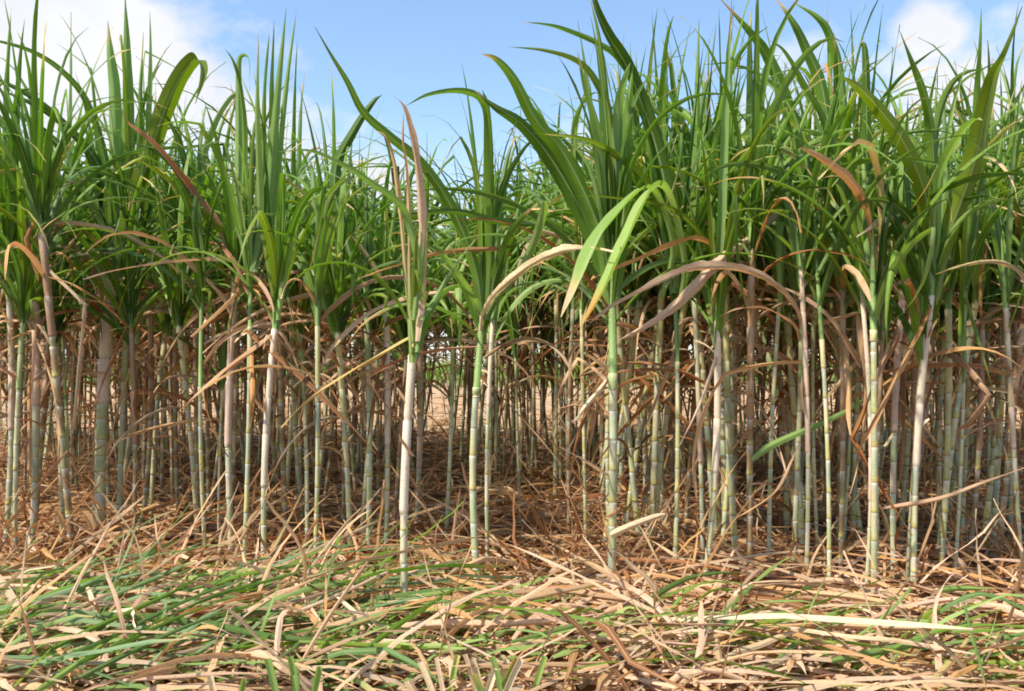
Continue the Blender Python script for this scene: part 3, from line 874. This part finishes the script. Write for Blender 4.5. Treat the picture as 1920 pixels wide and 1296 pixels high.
# ------------------------------------------------------------------ leaf litter
def litter_leaf(mb, x, y, z, hd, ln, w, code, tilt=0.0, n=8, arch=0.0):
    pts = []
    p = Vector((x, y, z))
    h = hd
    dh = U(-.9, .9) / n
    kink = random.randint(2, n - 2) if R() < .3 else -1
    hump = U(.5, 1.2)
    for i in range(n + 1):
        t = i / n
        zz = z + math.sin(t * math.pi * hump) * arch + tilt * t * ln
        pts.append(Vector((p.x + U(-.003, .003), p.y + U(-.003, .003), max(0.004, zz + U(-.004, .004)))))
        if i == kink: h += U(-.9, .9)
        h += dh
        p = p + Vector((math.cos(h), math.sin(h), 0)) * (ln / n) * math.cos(math.atan(tilt))
    cf, mat, nm = leafcol(code)
    ribbon(mb, pts, w, Vector((-math.sin(hd), math.cos(hd), 0)), U(-.6, .6), U(-1.2, 1.2), U(.03, .35), cf, prof_strap if R() < .6 else prof_leaf, 1, .002, rag=.25)

def mound(x, y):
    k = max(.25, min(1.0, (3.1 - y) / .6))
    return k * (0.03 + 0.035 * math.sin(x * 3.1 + y * 1.7) * math.cos(y * 4.3 - x) + 0.02 * math.sin(x * 9.3 + 2) * math.sin(y * 8.1))
def half_at(y): return 960 / FPX * y + .35
def scatter(n, y0, y1, codes, lnr, wr, zmax, pst=0.12, pw=1.0, xr=None, hd=None, tl=(0.25, 1.1)):
    mb = MB()
    for i in range(n):
        y = y0 + (y1 - y0) * R() ** pw
        hf = half_at(y)
        if xr:
            x = U(xr[0], xr[1])
        else:
            x = U(-hf, hf)
        h = U(0, 6.28) if hd is None else G(hd[0], hd[1])
        tilt = 0.0
        if R() < pst: tilt = U(*tl)
        z = (U(0.0, zmax) * max(.45, min(1.0, (3.3 - y) / .7)) + (mound(x, y) if R() < .6 else 0)) * (0.5 if tilt else 1)
        if tilt > .6 and wr[1] > .012: wr = (wr[0], wr[1]); ws = .55
        else: ws = 1.0
        code = random.choice(codes)
        litter_leaf(mb, x, y, z, h, U(*lnr) * (0.55 if tilt else 1), U(*wr) * ws, code, tilt + G(0, .10), 8, U(0, .07))
    return mb
mb = scatter(1100, 1.9, 3.35, ['d','o','g','b','b','b','r'], (.12, .5), (.005, .014), .05, .05)
for m2 in (scatter(1900, 1.85, 3.05, ['d','d','p','o','p','p','g','g','b'], (.25, .85), (.010, .025), .085, .10),
           scatter(230, 1.85, 3.0, ['d','p','w','g'], (.3, .8), (.018, .031), .10, .05)):
    off = len(mb.v); mb.v += m2.v; mb.c += m2.c; mb.u += m2.u; mb.f += [tuple(i + off for i in f) for f in m2.f]
tag(mb.build('straw_litter', M_DRY, origin=(0, 3, 0), smooth=False), 'thick tangle of pale tan dry cane leaves covering the ground in front', 'straw', kind='stuff')
mb = scatter(5800, 2.9, 10.8, ['o','d','o','b','b','r','r','b','b','g'], (.2, .9), (.009, .027), .17, .24, 1.6)  # old brown leaves; mix made darker and redder to carry the canopy shade
tag(mb.build('shade_toned_straw_litter', M_DRY, origin=(0, 6, 0), smooth=False), 'old brown dead cane leaves, toned darker for canopy shade, heaped around the feet of the stalks', 'straw', kind='stuff')
mb = scatter(3500, 10.6, 26, ['d','p','b','o','g','b'], (.3, .9), (.015, .03), .12, .05, 1.3)
tag(mb.build('stubble_litter', M_DRY, origin=(0, 15, 0)), 'sunlit straw strewn over the open field behind the stalks', 'straw', kind='stuff')
# fresh green cuttings, mostly lower left, with a fanned swath
mb = scatter(460, 1.9, 2.95, ['T','B','G','C','C','T','L','C'], (.25, .75), (.009, .021), .14, .06, 1, (-1.9, -.45), (.45, .45))
m2 = scatter(170, 1.95, 2.45, ['B','L','G','T','O'], (.2, .6), (.008, .018), .14, .05, 1, (-.6, 1.2), (.1, .4))
off = len(mb.v); mb.v += m2.v; mb.c += m2.c; mb.u += m2.u; mb.f += [tuple(i + off for i in f) for f in m2.f]
tag(mb.build('green_cuttings', M_GREEN, origin=(0, 2.5, 0)), 'freshly cut green cane leaves mixed through the straw at the lower left', 'cut leaves', kind='stuff')

# ------------------------------------------------------------------ loose leaves one can single out, traced
LOOSE = [
 # code, width px, base height (None: on the litter), points, label, depths (optional)
 ('B', 12, [(1410,862),(1440,838),(1480,818),(1530,797),(1585,770),(1620,747),(1652,727)], 'blue-green strap of leaf stuck slantwise between the stalks at mid height', 2.92, 'loose_leaf'),
 ('d', 9, [(1655,955),(1760,938),(1850,905),(1935,872)], 'long pale stiff straw blade leaning up to the right across the stalk feet', 2.8, 'loose_leaf'),
 ('w', 13, [(1146,1004),(1190,985),(1248,964)], 'short whitish trough-shaped dry sheath resting against the stout waxy stalk', 2.82, 'loose_leaf'),
 ('d', 13, [(-20,1082),(60,1046),(130,1018),(200,1001),(270,988),(338,966)], 'long tan leaf rising to the right over the straw at the left edge', None, 'fallen_leaf'),
 ('p', 10, [(-10,1087),(100,1083),(210,1081),(300,1089),(385,1094)], 'straight pinkish leaf lying level across the left straw, upper of two level ones', None, 'fallen_leaf'),
 ('w', 8, [(-10,1098),(60,1100),(120,1108),(165,1122)], 'cream leaf starting at the left edge just below the straight pinkish one', None, 'fallen_leaf'),
 ('w', 7, [(-10,1167),(60,1166),(115,1170)], 'short cream strip at the left edge below the crossing leaves', None, 'fallen_leaf'),
 ('T', 17, [(190,1155),(300,1164),(400,1178),(500,1196),(600,1203),(700,1200)], 'broad bright green leaf running right through the middle of the green cuttings', None, 'fallen_leaf'),
 ('G', 9, [(60,1235),(160,1185),(260,1140),(360,1090),(430,1030)], 'long green leaf, topmost of the green swath sweeping up right', None, 'fallen_leaf'),
 ('T', 9, [(80,1250),(200,1200),(300,1150),(400,1105),(480,1080)], 'long green leaf just under the topmost one of the green swath', None, 'fallen_leaf'),
 ('G', 9, [(110,1262),(220,1212),(330,1160),(440,1118)], 'deep green leaf in the middle of the green swath', None, 'fallen_leaf'),
 ('T', 9, [(150,1270),(260,1215),(360,1170),(470,1130)], 'dull green leaf at the lower side of the green swath', None, 'fallen_leaf'),
 ('L', 8, [(390,1132),(450,1120),(520,1124),(580,1142)], 'light green leaf arching above the right end of the swath', None, 'fallen_leaf'),
 ('O', 11, [(20,1290),(60,1250),(105,1205)], 'yellow-green blade pointing up right in the bottom left corner', None, 'fallen_leaf'),
 ('B', 12, [(70,1296),(130,1255),(205,1200)], 'greyish pale blade near the bottom left corner beside the yellow-green one', None, 'fallen_leaf'),
 ('d', 8, [(560,1250),(600,1180),(650,1105),(700,1040),(760,985)], 'long tan leaf slanting steeply up to the nearest stalk from its left', None, 'fallen_leaf'),
 ('w', 7, [(480,1170),(580,1140),(660,1105),(740,1068),(820,1050)], 'pale straw crossing over the steep tan leaf left of the nearest stalk', None, 'fallen_leaf'),
 ('w', 8, [(630,1120),(665,1150),(702,1180)], 'bright white short straw pointing down right below the crossing straws', None, 'fallen_leaf'),
 ('p', 9, [(548,1090),(575,1135),(620,1190)], 'pinkish brown short leaf pointing down right, left of the crossing straws', None, 'fallen_leaf'),
 ('o', 9, [(470,1070),(520,1020),(575,905)], 'tan blade leaning up right beside the creamy leaning stalk', None, 'fallen_leaf'),
 ('p', 8, [(470,1090),(480,1030),(487,980)], 'short pink blade standing upright left of the creamy leaning stalk', None, 'fallen_leaf'),
 ('O', 14, [(600,1215),(610,1200),(625,1190),(640,1183)], 'short yellow-green cut leaf end standing near the bottom, left of the middle', None, 'fallen_leaf'),
 ('d', 16, [(388,1262),(400,1230),(418,1195)], 'broad square-cut tan leaf end at the bottom below the broad green leaf', None, 'fallen_leaf'),
 ('d', 8, [(440,1225),(520,1240),(600,1262),(690,1300)], 'long tan straw descending right along the bottom edge', None, 'fallen_leaf'),
 ('p', 9, [(230,1278),(330,1272),(440,1265),(560,1265)], 'level pinkish straw along the bottom left above the frame edge', None, 'fallen_leaf'),
 ('G', 11, [(690,1215),(760,1165),(830,1120),(900,1075)], 'dark green leaf slanting up right beneath the smooth pale green stalk', None, 'fallen_leaf'),
 ('O', 10, [(560,1205),(700,1213),(820,1217),(960,1205)], 'olive leaf lying level to the left of the cut leaf stubs', None, 'fallen_leaf'),
 ('p', 15, [(720,1180),(830,1172),(930,1172),(1040,1165),(1130,1150)], 'wide pale pink leaf lying level below the smooth pale green stalk', None, 'fallen_leaf'),
 ('d', 14, [(850,1140),(960,1130),(1050,1112),(1150,1085),(1220,1020)], 'wide tan leaf curving up right past the foot of the stout waxy stalk', None, 'fallen_leaf'),
 ('d', 13, [(960,1115),(1050,1110),(1130,1120),(1210,1128)], 'broad tan leaf with a dark hollow beneath it in the middle straw', None, 'fallen_leaf'),
 ('L', 10, [(960,1205),(1060,1180),(1140,1155),(1200,1150)], 'pale green and cream leaf angled up right below the middle straw', None, 'fallen_leaf'),
 ('p', 7, [(1090,1195),(1180,1202),(1280,1208),(1400,1212)], 'pinkish level straw right of centre near the bottom', None, 'fallen_leaf'),
 ('T', 10, [(1200,1150),(1235,1115),(1290,1085),(1350,1074),(1410,1075)], 'blue-green leaf arching to the right over the straw under the leaning cream stalk', None, 'fallen_leaf'),
 ('B', 10, [(1350,1170),(1410,1158),(1470,1150),(1535,1146)], 'grey-green leaf tip lying level right of the blue-green arching leaf', None, 'fallen_leaf'),
 ('d', 12, [(1345,1175),(1380,1120),(1400,1095),(1432,1062)], 'yellowish tan blade angled steeply up right in the straw right of centre', None, 'fallen_leaf'),
 ('p', 8, [(1318,1225),(1335,1160),(1352,1100)], 'pinkish straw standing nearly upright below the leaning cream stalk', None, 'fallen_leaf'),
 ('o', 8, [(1220,1210),(1250,1170),(1230,1160),(1236,1110)], 'bent orange straw below the second stalk right of the stout one', None, 'fallen_leaf'),
 ('d', 12, [(1300,1205),(1420,1180),(1560,1172),(1700,1178),(1830,1175),(1930,1165)], 'longest pale tan leaf lying level across the right foreground', None, 'fallen_leaf'),
 ('B', 14, [(1560,1240),(1650,1222),(1720,1205),(1770,1175)], 'grey-green leaf rising to the right in the lower right straw', None, 'fallen_leaf'),
 ('y', 12, [(1730,1296),(1770,1260),(1800,1225),(1825,1190)], 'yellow-tan leaf slanting up to meet a green one at the lower right', None, 'fallen_leaf'),
 ('B', 12, [(1810,1130),(1825,1190),(1840,1240),(1852,1300)], 'dusty green leaf running down to the bottom edge at the lower right', None, 'fallen_leaf'),
 ('B', 11, [(1760,1110),(1800,1104),(1865,1104)], 'small grey-green leaf tip near the right edge above the pale straw', None, 'fallen_leaf'),
 ('p', 11, [(1640,1160),(1700,1140),(1790,1125),(1800,1150)], 'folded pink leaf above the longest level tan one at the right', None, 'fallen_leaf'),
 ('d', 10, [(1500,1110),(1600,1120),(1700,1140),(1760,1160)], 'tan leaf sloping down right beneath the cluster of right-hand stalks', None, 'fallen_leaf'),
 ('p', 9, [(1850,1240),(1875,1200),(1900,1160)], 'pink blade leaning right near the lower right edge', None, 'fallen_leaf'),
 ('p', 10, [(160,1100),(172,1140),(185,1170)], 'short pinkish leaf pointing down in the left cuttings', None, 'fallen_leaf'),
 ('d', 11, [(100,955),(112,980),(122,1010)], 'curled tan sheath standing at the left near the thin green-topped stalk', 3.0, 'fallen_leaf'),
 ('d', 15, [(152,960),(163,975),(170,1000)], 'broad curled tan sheath just left of the foot of the thickest stalk', 3.0, 'fallen_leaf'),
 ('p', 7, [(212,1130),(222,1060),(235,985)], 'thin pink straw upright below the thickest stalk', 2.8, 'fallen_leaf'),
]
for (code, w, pts, lab, dep, nm) in LOOSE:
    n = len(pts)
    p3 = []
    for i, (x, y) in enumerate(pts):
        t = i / (n - 1)
        if dep is None:
            z0 = 0.16
            low = max(pts[0][1], pts[-1][1])
            dmean = (CAMH - z0) * FPX / (low - HZ)
            dy = (CAMH - z0) * FPX / (max(y, 1000) - HZ)
            d = dmean + (dy - dmean) * (0.8 if low - min(p_[1] for p_ in pts) < 120 else 0.55)
        else:
            d = dep + .1 * t
        p3.append(P(x, y, d))
    cl = catmull(p3, 18)
    mb = MB()
    tg = (cl[1] - cl[0]).normalized()
    s0 = tg.cross(Vector((0, 1, 0)))
    cf, mat, _ = leafcol(code)
    ph = U(-.4, .4)
    ribbon(mb, cl, w / (FPX / p3[0].y) * 1.15, s0, ph, U(-.5, .5), .35 if code.isupper() else .5, cf, prof_strap if w > 11 and n < 5 else prof_leaf, 3, .001)
    c0 = cl[0]
    tag(mb.build(nm, mat, origin=c0), lab, 'fallen leaf', 'loose leaves lying in or on the straw')

# stubs of cut leaves at the bottom edge
def stub_tuft(px, py, n, sp, hpx, lab):
    d = (CAMH - .13) * FPX / (py + 30 - HZ)
    b = P(px, py + 30, d); b.z = 0
    root = empty('cut_leaf_tuft', b, lab, 'cut tuft', 'tufts of cut leaf stubs at the bottom edge')
    for i in range(n):
        x = px + sp * ((i + .5) / n - .5) * 2 + U(-4, 4)
        p0 = P(x, py + 30, d + U(-.04, .04)); p0.z = 0.0
        ln = hpx * U(.7, 1.2) / (FPX / d) + .15
        az_ = random.choice((0, math.pi)) + U(-.5, .5)
        pts = arc_leaf_pts(p0, az_, math.radians(U(70, 88)), ln, math.radians(U(-5, 15)), 6)
        mb = MB()
        code = random.choice(('B', 'L', 'w', 'w', 'B'))
        cf, mat, _ = leafcol(code)
        ribbon(mb, pts, U(.010, .017), Vector((1, U(-.5, .5), 0)), 0, U(-.4, .4), .4, cf, lambda t: 1.0, 2)
        mb.build('leaf_stub', mat, root)
stub_tuft(860, 1270, 5, 34, 55, 'tuft of white-green cut leaf stubs, left one of three close together')
stub_tuft(915, 1275, 4, 22, 60, 'tuft of mixed white and grey-green cut leaf stubs, middle one of three')
stub_tuft(968, 1272, 4, 16, 60, 'narrow tuft of near-white cut leaf stubs, right one of three')
stub_tuft(566, 1285, 3, 18, 60, 'small tuft of pale cut stubs left of the yellow-green cut leaf end')
stub_tuft(430, 1290, 2, 8, 45, 'pair of cream stubs at the bottom below the square-cut tan leaf end')

# ------------------------------------------------------------------ far side of the open field
mb = MB()
for i in range(5200):
    y = 42 + 9 * R() ** 1.5
    x = U(-1, 1) * (y * .62 + 3)
    b = Vector((x, y, U(0, .6)))
    az_ = U(0, 6.28)
    h = U(1.0, 1.7) * (1 + .12 * math.sin(x * .35) + .08 * math.sin(x * 1.3))
    pts = arc_leaf_pts(b, az_, math.radians(U(60, 88)), h, math.radians(U(20, 110)), 4)
    ribbon(mb, pts, U(.08, .14), side_of(az_), 0, U(-1, 1), .2, green_col(random.choice('GLOBL')), prof_leaf, 1)
tag(mb.build('distant_cane_field', M_GREEN, origin=(0, 45, 0)), 'far strip of green standing cane beyond the cut field', 'crop', kind='stuff')

M_BARK = bpy.data.materials.new('bark'); M_BARK.use_nodes = True
M_BARK.node_tree.nodes['Principled BSDF'].inputs['Base Color'].default_value = (0.12, 0.09, 0.06, 1)
M_BARK.node_tree.nodes['Principled BSDF'].inputs['Roughness'].default_value = .9
_n = M_BARK.node_tree.nodes.new('ShaderNodeTexNoise'); _n.inputs['Scale'].default_value = 12
_b = M_BARK.node_tree.nodes.new('ShaderNodeBump'); M_BARK.node_tree.links.new(_n.outputs['Fac'], _b.inputs['Height'])
M_BARK.node_tree.links.new(_b.outputs[0], M_BARK.node_tree.nodes['Principled BSDF'].inputs['Normal'])
def tree(px, d, h, w, lab):
    b = P(px, HZ, d); b.z = 0
    root = empty('field_tree', b, lab, 'tree', 'trees beyond the far field')
    mb = MB()
    tube_rings(mb, [(b, .28, (.1, .1, .1), 0), (b + Vector((.1, 0, h * .3)), .2, (.1, .1, .1), 1), (b + Vector((0, 0, h * .75)), .06, (.1, .1, .1), 2)], 8)
    for k in range(6):
        a = U(0, 6.28); s = b + Vector((0, 0, h * U(.3, .6)))
        tube_rings(mb, [(s, .08, (.1, .1, .1), 0), (s + Vector((math.cos(a) * w * .3, math.sin(a) * w * .3, h * .22)), .02, (.1, .1, .1), 1)], 5)
    mb.build('trunk', M_BARK, root)
    mb = MB()
    cl = [(U(-.5, .5) * w, U(-.5, .5) * w, h * U(.45, .95), U(.12, .26) * w) for k in range(16)]
    for (cx, cy, cz, cr_) in cl:
        for k in range(90):
            v = Vector((G(0, 1), G(0, 1), G(0, 1))).normalized() * cr_ * U(.6, 1.05)
            p0 = b + Vector((cx, cy, cz)) + v
            az_ = U(0, 6.28)
            pts = arc_leaf_pts(p0, az_, U(-.8, .8), U(.2, .4), .4, 2)
            ribbon(mb, pts, U(.12, .25), side_of(az_), U(-1, 1), 0, .1, green_col(random.choice('GDD')), lambda t: .4 + math.sin(t * 3.1), 1)
    mb.build('crown', M_GREEN, root)
tree(1785, 62, 4.4, 4.6, 'dull green tree beyond the far field, seen right of the slender bright green stalk')
tree(1700, 66, 3.4, 4.0, 'low tree beyond the far field behind the right-hand stalks')
tree(330, 64, 3.2, 4.5, 'small tree beyond the far field seen between the left-hand stalks')
